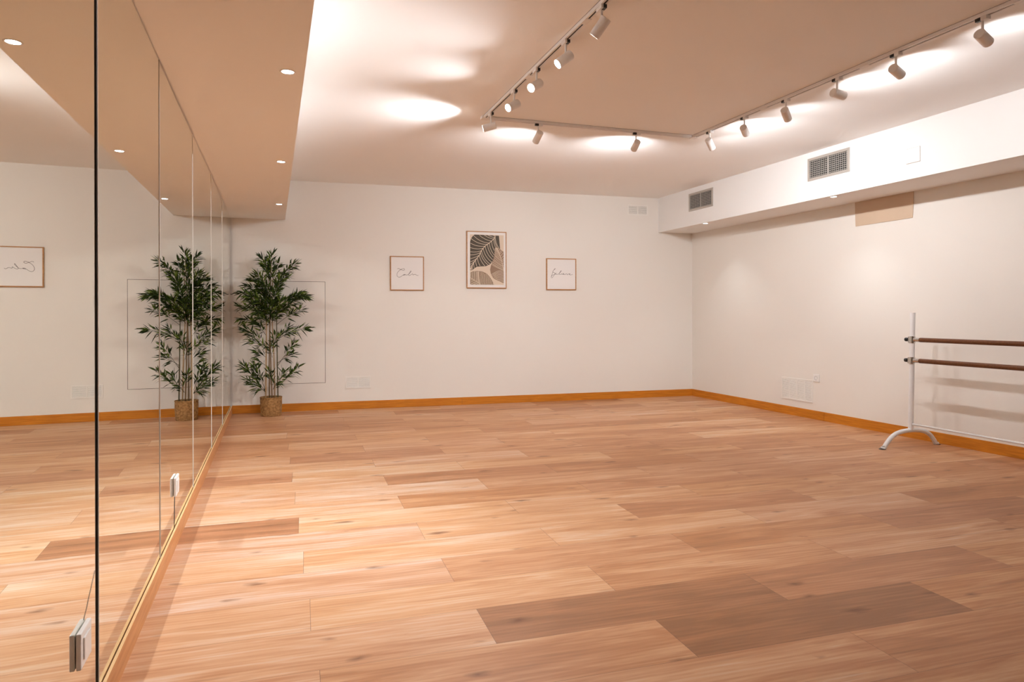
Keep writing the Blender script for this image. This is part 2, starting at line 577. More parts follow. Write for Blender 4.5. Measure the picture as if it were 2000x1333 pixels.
b = MB(); b.box(-0.95, 6.0, YB - 0.15, 8.62, CEIL, CEIL + 0.1)
struct('ceiling', b, M['ceiling'], 'flat white ceiling carrying the U-shaped lighting track', 'ceiling')
b = MB(); b.box(-0.15, 6.2, WOFF, WOFF + 0.12, 0, CEIL + 0.05)
struct('wall_back', b, M['wall'], 'cream end wall with three framed prints', 'wall', BACK.at(0), BACK.rz)
b = MB(); b.box(-0.15, 10.9, WOFF, WOFF + 0.12, 0, CEIL + 0.05)
struct('wall_right', b, M['wall'], 'cream side wall behind the ballet barre', 'wall', RIGHT.at(0), RIGHT.rz)
b = MB(); b.box(-2.45, 8.6, 0.009, 0.12, 0, CEIL + 0.05)
struct('wall_left', b, M['backing'], 'side wall covered by the tall mirrors', 'wall', LEFT.at(0), LEFT.rz)
b = MB(); b.box(-0.7, 6.1, YB - 0.12, YB, 0, CEIL + 0.05)
struct('wall_front', b, M['wall'], 'cream wall at the near end of the room', 'wall')
# lowered bulkheads
def soffit(name, pts, z0, label, mat='ceiling'):
    m = MB(); m.prism(pts, z0, CEIL + 0.02)
    return struct(name, m, M[mat], label, 'ceiling')
def le(y): return 0.1426 - 0.0407 * y                # free edge of the left bulkhead
lw = lambda y: -0.481 - 0.0385 * y
soffit('ceiling_left', [(lw(YB), YB), (le(YB), YB), (le(8.48), 8.48), (lw(8.48), 8.48)], SOFL_Z,
       'lowered white ceiling strip above the mirrors with round recessed lights')
p0, p1 = SOFR.at(-0.12), SOFR.at(10.6)
q0, q1 = RIGHT.at(-0.1, WOFF), RIGHT.at(10.6, WOFF)
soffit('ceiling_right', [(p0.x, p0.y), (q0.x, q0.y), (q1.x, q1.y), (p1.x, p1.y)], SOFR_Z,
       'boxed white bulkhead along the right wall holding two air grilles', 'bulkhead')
# skirting
BBH = 0.094
b = MB(); b.box(0.0, 2.7, 0, WOFF, 0, BBH); b.box(2.702, 5.97, 0, WOFF, 0, BBH)
struct('baseboard_back', b, M['base'], 'orange oak skirting along the end wall', 'baseboard', BACK.at(0), BACK.rz, 0.0015)
b = MB(); b.box(0.0, 2.4, 0, WOFF, 0, BBH); b.box(2.402, 6.5, 0, WOFF, 0, BBH); b.box(6.502, 10.6, 0, WOFF, 0, BBH)
struct('baseboard_right', b, M['base'], 'orange oak skirting along the right wall behind the barre', 'baseboard', RIGHT.at(0), RIGHT.rz, 0.0015)
b = MB(); b.box(-2.3, 8.48, -0.0115, -0.0025, 0, 0.088)
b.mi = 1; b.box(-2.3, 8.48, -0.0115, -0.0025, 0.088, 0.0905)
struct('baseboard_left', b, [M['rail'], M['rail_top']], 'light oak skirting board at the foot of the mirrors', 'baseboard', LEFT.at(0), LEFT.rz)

# ------------------------------------------------------------------ mirrors
seams = [0.86, 2.173, 3.291, 4.575, 5.87, 7.083, 8.468]
m_labels = ['tall frameless mirror panel nearest the camera, with a switch plate beside its edge',
            'tall mirror panel just beyond the dark joint, without any switch plate',
            'tall mirror panel with the white plate and a crack below it',
            'third mirror panel from the far corner, reflecting the corner side of the bamboo',
            'thin-looking mirror panel, second from the far corner beside the bamboo',
            'last mirror panel in the far corner, meeting the end wall']
for i in range(6):
    s0, s1 = seams[i], seams[i + 1]
    t = thing('mirror_panel', m_labels[i], 'mirror', LEFT.at((s0 + s1) / 2, 0, 0.02), LEFT.rz, 'mirror panels along the left wall')
    h = (s1 - s0) / 2
    top = SOFL_Z - 0.02 - (0.012 if i == 2 else 0.006)
    g = MB(); g.box(-h + 0.002, h - 0.002, 0.0, 0.006, 0.0, top)
    g.build('glass', M['mirror'], t)
    if i < 5:
        e = MB(); e.box(h - 0.0012, h + 0.0022, -0.0026 if i else -0.0026, 0.0015, 0.07, top)
        tag(e.build('joint_strip', M['seamdark'] if i == 0 else M['seamlight'], t),
            'dark joint strip' if i == 0 else 'pale joint strip')
    if i == 0:
        e = MB(); e.box(h + 0.0024, h + 0.0056, -0.0045, 0.0, 0.07, top)
        tag(e.build('edge_strip', M['seamlight'], t), 'pale glass edge')
    def crack(pts, r, par=t, sc=(s0 + s1) / 2):
        m = MB(); m.tube([(s - sc, -0.0008, z - 0.02) for s, z in pts], r, 6)
        tag(m.build('crack', M['crack'], par), 'dark crack in the glass')
    if i == 0:
        crack([(2.03, 0.353), (2.045, 0.362), (2.062, 0.372), (2.085, 0.392), (2.105, 0.405), (2.15, 0.44)], 0.0005)
    if i == 2:
        crack([(3.755, 0.245), (3.748, 0.20), (3.742, 0.15), (3.735, 0.085)], 0.0013)

def wall_plate(name, label, cat, loc, rz, w, h, d=0.011, group=None):
    t = thing(name, label, cat, loc, rz, group)
    m = MB(); m.box(-w / 2, w / 2, -d, 0, -h / 2, h / 2)
    m.build('plate', M['plastic'], t, bevel=0.003)
    return t
for s, z, w, lab in ((2.003, 0.303, 0.104, 'white square switch plate fixed low on the nearest mirror, a crack above it'),
                     (3.757, 0.297, 0.115, 'white square plate low on the farther mirror with a crack below')):
    t = wall_plate('switch_plate', lab, 'switch plate', LEFT.at(s, -0.0012, z), LEFT.rz, w, 0.092, 0.012, 'white plates on the mirrors')
    m = MB(); m.box(-w * 0.30, w * 0.30, -0.0155, -0.0118, -0.028, 0.028)
    m.build('rocker', M['plastic'], t, bevel=0.002)

# ------------------------------------------------------------------ recessed lights
def spot(name, parent, loc, rot, watt, col, size, blend, radius):
    l = bpy.data.lights.new(name, 'SPOT')
    l.energy = watt; l.color = col; l.spot_size = size; l.spot_blend = blend; l.shadow_soft_size = radius
    o = bpy.data.objects.new(name, l)
    C.objects.link(o); o.parent = parent; o.location = loc; o.rotation_euler = rot
    return o
ring = MB(); ring.lathe([(0.027, -0.001), (0.028, -0.0025), (0.034, -0.0025), (0.036, -0.0005), (0.036, 0.0), (0.027, 0.0), (0.027, -0.001)], 32)
ring_o = ring.build('trim_ring', M['plastic'])
disc = MB(); disc.lathe([(0.0, -0.0016), (0.027, -0.0016), (0.027, 0.0), (0.0, 0.0)], 32)
disc_o = disc.build('light_disc', M['led'])
used = [False]
def downlight(x, y, z, label, group, watt=1.0, size=95):
    t = thing('recessed_light', label, 'ceiling light', (x, y, z), 0, group)
    if not used[0]:
        used[0] = True
        a, d = ring_o, disc_o
    else:
        a, d = ring_o.copy(), disc_o.copy()
        C.objects.link(a); C.objects.link(d)
    a.parent = t; d.parent = t
    spot('downlight_beam', t, (0, 0, -0.03), (0, 0, 0), DOWN_WATT * watt, DOWN_COL, math.radians(size), 1.0, 0.03)
GL = 'round recessed lights over the mirrors'
for x, y, lab in ((-0.066, 3.299, 'nearest round white recessed light in the lowered ceiling over the mirrors'),
                  (-0.153, 5.261, 'middle round white recessed light in the lowered ceiling over the mirrors'),
                  (-0.232, 7.296, 'farthest round white recessed light in the lowered ceiling, above the bamboo')):
    downlight(x, y, SOFL_Z, lab, GL)
downlight(0.02, 1.3, SOFL_Z, 'round recessed light in the lowered ceiling, out of view above the camera', GL)
GR = 'small round recessed lights under the right bulkhead'
for x, y, lab in ((4.751, 7.359, 'small round recessed light under the bulkhead near the far corner'),
                  (4.845, 5.335, 'small round recessed light under the bulkhead left of the tan board')):
    downlight(x, y, SOFR_Z, lab, GR, 1.2, 105)
downlight(4.93, 3.3, SOFR_Z, 'small round recessed light under the bulkhead, out of view above the barre', GR)
downlight(5.0, 1.3, SOFR_Z, 'small round recessed light under the bulkhead, out of view at the near end', GR)

# ------------------------------------------------------------------ lighting track
trk = thing('lighting_track', 'white U-shaped lighting track screwed to the ceiling, open end towards the camera', 'lighting track', (0, 0, CEIL))
TH, TWD = 0.021, 0.034
PA, PB, PC, PD = Vector((1.392, 5.285, 0)), Vector((3.325, 5.335, 0)), Vector((1.535, 0.2, 0)), Vector((3.535, 0.2, 0))
def rail_piece(a, b, joints):
    """one straight rail from a to b, with slot pieces between joints and small connectors at the joints (metres from a)"""
    d = (b - a); L = d.length; rz = math.atan2(d.y, d.x)
    m = MB()
    hw = TWD / 2
    m.box(0, L, -hw, -0.006, -TH, 0); m.box(0, L, 0.006, hw, -TH, 0); m.box(0, L, -0.006, 0.006, -0.006, 0)
    m.mi = 1
    m.box(0.0, L, -hw - 0.0015, hw + 0.0015, -0.0012, 0)  # dark strip paints the shadow line where rail meets ceiling
    r = m.build('track_rail', [M['lampwhite'], M['slot']], trk, (a.x, a.y, 0), rz)
    s = MB(); s.box(0.03, L - 0.03, -0.0058, 0.0058, -TH + 0.004, -0.0062)
    tag(s.build('slot', M['slot'], r), 'dark slot')
    for j in joints:
        k = MB(); k.box(j - 0.035, j + 0.035, -hw - 0.0012, hw + 0.0012, -TH - 0.0022, -0.001)
        k.build('connector', M['lampwhite'], r, bevel=0.001)
rail_piece(PA, PC, [1.02, 1.92, 3.4])
rail_piece(PA + Vector((0.02, 0, 0)), PB, [0.93])
rail_piece(PB, PD, [0.92, 1.86, 2.82])
for p in (PA, PB):
    m = MB(); m.box(-0.03, 0.03, -0.03, 0.03, -TH - 0.002, -0.001)
    m.build('corner_connector', M['lampwhite'], trk, (p.x, p.y, 0), 0, bevel=0.002)

def along(y, left):
    a, b_ = (PA, PC) if left else (PB, PD)
    f = (a.y - y) / (a.y - b_.y)
    return a.x + (b_.x - a.x) * f
# shared lamp meshes
HL, HR = 0.105, 0.0285
m = MB(); m.prism([(0.0, -0.0165), (0.034, -0.0165), (0.034, 0.0165), (-0.032, 0.0165), (-0.032, 0.003), (0.0, 0.003)], -0.020, 0.0)
ad_w = m.build('adapter', M['lampwhite'], bevel=0.002)
m = MB(); m.box(-0.031, -0.0005, -0.0155, 0.0025, -0.0185, -0.001); m.box(-0.022, -0.014, -0.017, -0.0155, -0.014, -0.006)
ad_b = m.build('contact_block', M['black'], bevel=0.001)
m = MB(); m.tube([(0, 0, -0.02), (0, 0, -0.072)], 0.0068, 14); m.tube([(0, 0, -0.068), (0, 0, -0.080)], 0.0045, 10)
stem_o = m.build('stem', M['lampwhite'], autosmooth=40)
m = MB()
m.lathe([(0.0, -HL / 2), (HR - 0.003, -HL / 2), (HR, -HL / 2 + 0.003), (HR, HL / 2), (HR - 0.002, HL / 2), (HR - 0.002, HL / 2 - 0.014), (0.0, HL / 2 - 0.014)], 36)
head_o = m.build('lamp_head', M['lampwhite'], autosmooth=40)
m = MB(); m.lathe([(0.0, HL / 2 - 0.0105), (HR - 0.0035, HL / 2 - 0.0105), (HR - 0.0035, HL / 2 - 0.0138), (0, HL / 2 - 0.0138)], 32)
lens_o = m.build('lens', M['lens'])
proto = [ad_w, ad_b, stem_o, head_o, lens_o]
first = [True]
def track_lamp(x, y, trav, direction, label, group, watt=1.0, cone=114):
    t = thing('track_spotlight', label, 'spotlight', (x, y, CEIL - TH), trav, group)
    if first[0]:
        first[0] = False
        parts = proto
    else:
        parts = []
        for o in proto:
            c = o.copy(); C.objects.link(c); parts.append(c)
    aw, ab, st, hd, ln_ = parts
    for o in (aw, ab, st, hd):
        o.parent = t
    ln_.parent = hd
    d = Vector(direction).normalized()
    dl = Matrix.Rotation(-trav, 3, 'Z') @ d
    q = dl.to_track_quat('Z', 'Y')
    # the stem meets the side of the head: drop the head so that its top touches the stem
    c0 = Vector((0, 0, -0.078 - HR * math.sqrt(max(0.05, 1 - dl.z ** 2)) * 0.92)) + dl * 0.012
    hd.location = c0
    hd.rotation_euler = q.to_euler()
    r = (-dl).to_track_quat('Z', 'Y').to_euler()
    spot('spot_beam', t, c0 + dl * (HL / 2 - 0.004), r, TRACK_WATT * watt, TRACK_COL, math.radians(cone), 1.0, 0.018)
    return t
Rv = Vector((math.cos(YAW), -math.sin(YAW), 0)); Fv = Vector((math.sin(YAW), math.cos(YAW), 0)); Uv = Vector((0, 0, 1))
def dirv(du, dv, s):
    c = math.sqrt(max(0.0, 0.105 ** 2 - du * du - dv * dv))
    return Rv * du + Uv * dv + Fv * (s * c)
GLm, GBm, GRm = 'spotlights on the left run of the track', 'spotlights on the far run of the track', 'spotlights on the right run of the track'
lamps_left = [(5.116, (-.093, -.026, 0), 'white spotlight at the far left corner of the track, turned level to the left'),
              (4.555, (-.072, -.050, -1), 'lit white spotlight glaring at the camera, second from the left corner of the track'),
              (4.113, (-.061, -.055, -1), 'lit white spotlight glaring at the camera, third from the left corner of the track'),
              (3.640, (-.080, -.064, -1), 'fourth white spotlight from the left corner of the track, lit face turned down left'),
              (3.178, (-.059, -.078, 1), 'white spotlight at the top of the left track run, dark underside tilted down left')]
for (y, a, lab), wt in zip(lamps_left, (0.9, 1.0, 0.95, 0.66, 0.34)):
    track_lamp(along(y, True), y, PI / 2, dirv(*a), lab, GLm, wt)
for y, a, wc, lab in ((2.45, (-.45, 0.2, -1), (0.12, 119), 'spotlight on the left track run just above the picture edge'),
                  (1.5, (-0.3, 3.0, -2.6), (0.85, 76), 'unseen added spotlight on the left track run above the camera'),
                  (0.6, (0.0, 3.6, -2.6), (0.85, 76), 'unseen added spotlight at the near end of the left track run')):
    track_lamp(along(y, True), y, PI / 2, a, lab, GLm, *wc)  # the two nearest are unseen lamps, added to brighten the floor
for x, a, lab in ((1.85, (-.036, -.059, 1), 'white spotlight on the far track run nearest its left corner, tilted down left'),
                  (2.75, (-.016, -.044, 1), 'white spotlight alone in the middle of the far track run, turned to the end wall')):
    yy = PA.y + (PB.y - PA.y) * (x - PA.x) / (PB.x - PA.x)
    track_lamp(x, yy, 0.0, dirv(*a), lab, GBm, 0.66, 158)
for y, a, lab in ((5.098, (.055, -.064, 1), 'white spotlight nearest the far corner on the right track run, tilted steeply down'),
                  (4.644, (.053, -.031, 1), 'second white spotlight from the far corner on the right track run'),
                  (4.181, (.056, -.052, 1), 'third white spotlight from the far corner on the right run, tilted steeply down'),
                  (3.701, (.095, -.010, 1), 'fourth white spotlight from the far corner on the right run, lying level'),
                  (3.248, (.083, -.020, 1), 'fifth white spotlight on the right run, beside the brightest patch of ceiling'),
                  (2.718, (.086, -.025, 1), 'large near white spotlight at the upper right end of the track')):
    track_lamp(along(y, False), y, -PI / 2, dirv(*a), lab, GRm, 0.33 if y > 4 else 0.135, 150)
for y, a, wc, lab in ((2.2, (1.0, -0.1, -.38), (0.215, 150), 'spotlight on the right track run just outside the picture'),
                      (1.3, (-1.6, 2.8, -2.6), (0.3, 76), 'unseen added spotlight on the right track run above the near floor'),
                      (0.5, (-0.8, 2.8, -2.6), (0.25, 76), 'unseen added spotlight at the near end of the right track run')):
    track_lamp(along(y, False), y, -PI / 2, a, lab, GRm, *wc)  # last two are out of view, added to lift light on mid floor

# ------------------------------------------------------------------ air grilles on the right bulkhead
def supply_grille(s0, s1, z0, z1, label):
    w, h = s1 - s0, z1 - z0
    t = thing('air_grille', label, 'air grille', SOFR.at((s0 + s1) / 2, 0, z0), SOFR.rz, 'grey air grilles in the bulkhead')
    fw = 0.026
    m = MB()
    for a in ((-w / 2, w / 2, 0, fw), (-w / 2, w / 2, h - fw, h), (-w / 2, -w / 2 + fw, fw, h - fw), (w / 2 - fw, w / 2, fw, h - fw)):
        m.box(a[0], a[1], -0.009, 0.001, a[2], a[3])
    m.build('frame', M['alu'], t, bevel=0.0015)
    m = MB(); m.box(-w / 2 + fw, w / 2 - fw, -0.0012, 0.001, fw, h - fw)
    tag(m.build('duct_dark_plate', M['duct'], t), 'black plate painting the dark of the opening behind the vanes')  # flat black plate on the bulkhead face stands for the duct's darkness
    m = MB()
    nv = 20
    for k in range(nv):
        x = -w / 2 + fw + (w - 2 * fw) * (k + 0.5) / nv
        m.box(x - 0.0022, x + 0.0022, -0.004, -0.0013, fw, h - fw)
    m.build('upright_vanes', M['vane'], t)
    m = MB()
    nh = 9
    for k in range(nh):
        z = fw + (h - 2 * fw) * (k + 0.5) / nh
        m.box(-w / 2 + fw, w / 2 - fw, -0.0075, -0.0045, z - 0.0027, z + 0.0027)
    m.build('level_vanes', M['vane'], t)
    m = MB(); m.box(-0.011, 0.011, -0.0043, -0.0012, fw, h - fw)
    m.build('centre_bar', M['vane'], t)
supply_grille(0.737, 1.241, 2.440, 2.664, 'grey air grille in the bulkhead near the far corner, the smaller looking one')
supply_grille(2.785, 3.303, 2.448, 2.670, 'grey air grille in the bulkhead beside the square white cover, the larger looking one')

t = thing('cover_plate', 'square white blank cover plate on the bulkhead right of the larger grille', 'cover plate', SOFR.at(3.96, 0, 2.451), SOFR.rz)
m = MB(); m.box(-0.062, 0.062, -0.008, 0.0, -0.060, 0.060)
m.build('plate', M['ceiling'], t, bevel=0.004)
m = MB(); m.box(-0.0645, 0.0655, -0.0025, 0.0, -0.0640, 0.0625)
m.build('rim', M['plateshade'], t)  # darker rim, wider right and below, paints the plate's faint shadow

def louvre(fr, s0, s1, z0, z1, sections, nsl, label, border=0.016):
    w, h = s1 - s0, z1 - z0
    t = thing('vent_grille', label, 'vent', fr.at((s0 + s1) / 2, WOFF, z0), fr.rz, 'white louvred vents on the walls')
    m = MB(); m.box(-w / 2, w / 2, -0.006, 0, 0, border); m.box(-w / 2, w / 2, -0.006, 0, h - border, h)
    xs = [-w / 2 + (w) * k / sections for k in range(sections + 1)]
    for k, x in enumerate(xs):
        a = x - (0 if k == 0 else border / 2); b_ = x + (0 if k == sections else border / 2)
        if k == 0: b_ = x + border
        if k == sections: a = x - border
        m.box(a, b_, -0.006, 0, border, h - border)
    m.build('frame', M['grillewhite'], t, bevel=0.001)
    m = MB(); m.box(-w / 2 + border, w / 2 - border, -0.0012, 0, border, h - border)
    m.build('recess_shade', M['recess_shade'], t)  # flat brown sheet paints the shade between the slats
    m = MB()
    for k in range(nsl):
        z = border + (h - 2 * border) * (k + 0.5) / nsl
        hh = (h - 2 * border) / nsl
        for x0, x1 in zip(xs, xs[1:]):
            a, b_ = x0 + border * 0.5, x1 - border * 0.5
            v = [m.bm.verts.new(p) for p in ((a, -0.0015, z + hh * 0.42), (b_, -0.0015, z + hh * 0.42), (b_, -0.0058, z - hh * 0.36), (a, -0.0058, z - hh * 0.36))]
            v2 = [m.bm.verts.new((q.co.x, q.co.y + 0.0012, q.co.z - hh * 0.10)) for q in v]
            for qd in ((0, 1, 2, 3), (7, 6, 5, 4), (0, 4, 5, 1), (1, 5, 6, 2), (2, 6, 7, 3), (3, 7, 4, 0)):
                m.bm.faces.new([(v + v2)[i] for i in qd])
    m.build('slats', M['grillewhite'], t)
louvre(BACK, 4.995, 5.295, 2.485, 2.625, 2, 8, 'small white louvred vent high on the end wall near the right corner')
louvre(BACK, 1.270, 1.572, 0.247, 0.394, 2, 10, 'white louvred vent low on the end wall right of the bamboo')
louvre(RIGHT, 1.757, 2.235, 0.170, 0.418, 4, 17, 'wide white louvred vent low on the right wall beside the socket', 0.014)

# socket on the right wall
t = wall_plate('wall_socket', 'small white wall socket above the corner of the wide louvred vent', 'socket', RIGHT.at(2.29, WOFF, 0.447), RIGHT.rz, 0.082, 0.082, 0.012)
m = MB(); m.lathe([(0.021, 0.0005), (0.0195, 0.0005), (0.0185, -0.006), (0, -0.006)], 24)
tag(m.build('socket_well', M['hatchgap'], t, (0, -0.0125, 0.0), rot=(PI / 2, 0, 0)), 'dark round socket opening')

# tan board under the bulkhead
m = MB()
pts = [(2.815, 2.018), (3.05, 2.020), (3.28, 2.0195), (3.46, 2.022), (3.468, 2.14), (3.471, 2.2595), (3.1, 2.2595), (2.808, 2.2595), (2.812, 2.12)]
m.prism([(a, z) for a, z in pts], WOFF - 0.006, WOFF + 0.0, axis='Y')
tag(m.build('wall_board', M['tan'], None, RIGHT.at(0), RIGHT.rz), 'plain tan rectangular board on the right wall tucked under the bulkhead', 'board')

# access panel behind the bamboo
t = thing('access_panel', 'flush cream access panel with dark outline in the end wall behind the bamboo', 'access panel', BACK.at(0.415, WOFF, 0.326), BACK.rz)
m = MB(); m.box(0, 0.625, -0.0012, 0.0, 0, 1.212)
tag(m.build('gap_outline', M['hatchgap'], t), 'thin dark gap')
m = MB(); m.box(0.0035, 0.6205, -0.0024, -0.0013, 0.004, 1.208)
m.build('door', M['wall'], t)

# ------------------------------------------------------------------ framed prints
def frame_thing(name, label, s0, s1, z0, z1, bar, depth):
    w, h = s1 - s0, z1 - z0
    t = thing(name, label, 'picture', BACK.at((s0 + s1) / 2, WOFF, z0), BACK.rz, 'framed prints on the end wall')
    m = MB()
    for a in ((-w / 2, w / 2, 0, bar), (-w / 2, w / 2, h - bar, h), (-w / 2, -w / 2 + bar, bar, h - bar), (w / 2 - bar, w / 2, bar, h - bar)):
        m.box(a[0], a[1], -depth, 0, a[2], a[3])
    m.build('frame', M['frameoak'], t, bevel=0.001)
    m = MB(); m.box(-w / 2 + bar, w / 2 - bar, -depth + 0.006, 0, bar, h - bar)
    m.build('paper', M['paper'], t)
    return t, w, h, -depth + 0.006

def catmull(P, n=6):
    out = []
    for i in range(len(P) - 1):
        p0, p1, p2, p3 = P[max(i - 1, 0)], P[i], P[i + 1], P[min(i + 2, len(P) - 1)]
        for k in range(n):
            u = k / n
            out.append(tuple(0.5 * ((2 * p1[j]) + (-p0[j] + p2[j]) * u + (2 * p0[j] - 5 * p1[j] + 4 * p2[j] - p3[j]) * u * u
                                    + (-p0[j] + 3 * p1[j] - 3 * p2[j] + p3[j]) * u ** 3) for j in (0, 1)))
    out.append(P[-1])
    return out

def lettering(t, w, h, yf, box, strokes, width):
    x0, x1, y0, y1 = box
    m = MB()
    for i, st in enumerate(strokes):
        pts = [((x - x0) / (x1 - x0) * w - w / 2, h - (y - y0) / (y1 - y0) * h) for x, y in st]
        m.ribbon(catmull(pts, 6), width, yf - 0.0008 - 0.0001 * i, yf)
    m.build('lettering', M['ink'], t)

t, w, h, yf = frame_thing('framed_print', 'square oak-framed print with the handwritten word Calm, left of the leaf print', 1.808, 2.223, 1.440, 1.862, 0.011, 0.022)
lettering(t, w, h, yf, (80, 1140, 150, 1210), [
    [(300, 552), (345, 535), (400, 563), (455, 545), (500, 535), (527, 560), (500, 586), (455, 585), (420, 568), (375, 590), (325, 635), (293, 695), (290, 750), (318, 793), (365, 806),
     (420, 780), (470, 742), (515, 722), (560, 728), (605, 731), (645, 715), (690, 675), (728, 625), (730, 604), (708, 622), (672, 680), (650, 722), (662, 745), (700, 738), (745, 712), (780, 690), (782, 715), (795, 727), (835, 711), (868, 710), (895, 728), (930, 744), (958, 728)],
    [(560, 728), (535, 716), (500, 722), (482, 738), (505, 742), (545, 727)]], 0.0034)
t, w, h, yf = frame_thing('framed_print', 'square oak-framed print with the handwritten word Believe, right of the leaf print', 3.827, 4.243, 1.460, 1.874, 0.012, 0.022)
lettering(t, w, h, yf, (105, 1100, 158, 1218), [
    [(402, 500), (378, 515), (340, 570), (310, 640), (280, 730), (262, 790), (268, 808), (292, 812), (335, 760), (372, 705), (385, 668), (365, 640), (325, 632), (318, 605), (350, 555), (395, 512), (402, 498)],
    [(275, 770), (290, 735), (330, 712), (372, 700), (410, 682), (432, 660), (412, 654), (400, 680), (425, 697), (470, 692), (520, 676), (575, 615), (602, 572), (585, 575), (545, 635), (522, 682), (545, 696), (590, 690),
     (622, 672), (625, 692), (650, 690), (684, 672), (672, 658), (658, 685), (690, 698), (735, 690), (778, 668), (795, 700), (812, 704), (842, 668), (858, 690), (892, 680), (885, 662), (868, 682), (895, 706), (935, 702), (978, 690)]], 0.0034)

t, w, h, yf = frame_thing('framed_print', 'tall oak-framed print of large dark and taupe leaves, between the two square prints', 2.763, 3.286, 1.474, 2.199, 0.011, 0.024)
def A(x, y):
    return ((x - 115) / 770 * w - w / 2, h - (y - 112) / 1112 * h)
def inside(p, poly):
    x, y = p; c = False
    for i in range(len(poly)):
        x1, y1 = poly[i]; x2, y2 = poly[i - 1]
        if (y1 > y) != (y2 > y) and x < (x2 - x1) * (y - y1) / (y2 - y1) + x1:
            c = not c
    return c
LA = [(268, 180), (738, 190), (748, 300), (760, 440), (700, 460), (655, 500), (652, 580), (612, 700), (560, 758), (480, 794), (400, 798), (312, 806), (262, 838), (230, 868), (182, 878), (182, 325), (200, 260), (228, 218)]
LB = [(655, 440), (672, 422), (695, 415), (740, 430), (790, 480), (830, 505), (830, 1125), (760, 1092), (680, 1060), (620, 1018), (578, 935), (565, 860), (580, 780), (618, 690), (648, 570)]
LC = [(182, 925), (230, 900), (320, 888), (420, 898), (500, 938), (560, 1000), (608, 1080), (640, 1155), (182, 1155)]
m = MB()
m.mi = 0; m.prism([A(180, 178), A(180, 1155), A(830, 1155), A(830, 178)], yf - 0.0004, yf, axis='Y')
m.mi = 1; m.prism([A(*p) for p in LA], yf - 0.0008, yf - 0.0004, axis='Y')
m.mi = 2; m.prism([A(*p) for p in LB], yf - 0.0012, yf - 0.0004, axis='Y')
m.mi = 3; m.prism([A(*p) for p in LC], yf - 0.0008, yf - 0.0004, axis='Y')
m.mi = 4
def stroke(pts, wd, y):
    if len(pts) >= 2:
        m.ribbon([A(*p) for p in pts], wd, y - 0.0004, y)
def lerp(a, b_, u): return a + (b_ - a) * u
def veins(poly, mid, n, dl, dr, bend, wd, y, mask=None, t0=0.03, t1=0.97):
    c = catmull(mid, 10)
    stroke([p for p in c if inside(p, poly) and not (mask and inside(p, mask))], wd * 1.35, y)
    for k in range(n):
        u = lerp(t0, t1, k / (n - 1)); i = int(u * (len(c) - 1))
        for D, sg in ((dl, 1), (dr, -1)):
            if D is None: continue
            j = u * (len(D) - 1); a = min(int(j), len(D) - 2); f = j - a
            dx, dy = lerp(D[a][0], D[a + 1][0], f), lerp(D[a][1], D[a + 1][1], f)
            p = c[i]; pts = [p]; ang = math.atan2(dy, dx) - sg * bend * 0.4
            for st in range(40):
                p = (p[0] + 12 * math.cos(ang), p[1] + 12 * math.sin(ang)); ang += sg * bend / 26
                if not inside(p, poly) or (mask and inside(p, mask)):
                    break
                pts.append(p)
            stroke(pts, wd, y)
veins(LA, [(668, 190), (640, 250), (560, 330), (470, 400), (400, 490), (350, 590), (270, 700), (215, 800), (195, 870)], 17,
      [(-.80, -.45), (-.85, -.40), (-1, -.12), (-.95, .25), (-.75, .6), (-.5, .8)], [(.30, .95), (.35, .95), (.45, .9), (.5, .85), (.30, .95), (.15, 1)], 0.75, 0.0052, yf - 0.0008, mask=LB)
veins(LB, [(700, 440), (745, 540), (790, 680), (815, 800), (828, 880)], 15, [(-.45, -.9), (-.7, -.7), (-.9, -.42)], [(.5, -.85), (.6, -.8), (.6, -.8)], 0.25, 0.0042, yf - 0.0012)
for k in range(11):
    y0 = 895 + k * 25
    pts = [p for p in catmull([(829, y0), (750, y0 - 20), (670, y0 + 10 - k * 2), (560, y0 + 75 - k * 4)], 6) if inside(p, LB)]
    stroke(pts, 0.0042, yf - 0.0012)
veins(LC, [(182, 1020), (250, 1060), (330, 1110), (375, 1150)], 12, [(.15, -1), (.1, -1), (.0, -1), (-.1, -1)], [(-.9, .3), (-.8, .4), (-.9, .3)], 0.25, 0.0042, yf - 0.0008)
for k in range(12):
    x0 = 385 + k * 22
    pts = [p for p in catmull([(x0, 1154), (x0 - 8, 1080), (x0 - 2, 1000), (x0 - 12, 890)], 6) if inside(p, LC)]
    stroke(pts, 0.0042, yf - 0.0008)
m.build('leaf_artwork', [M['beige'], M['leafdark'], M['leaftan'], M['leafbrown'], M['vein']], t)

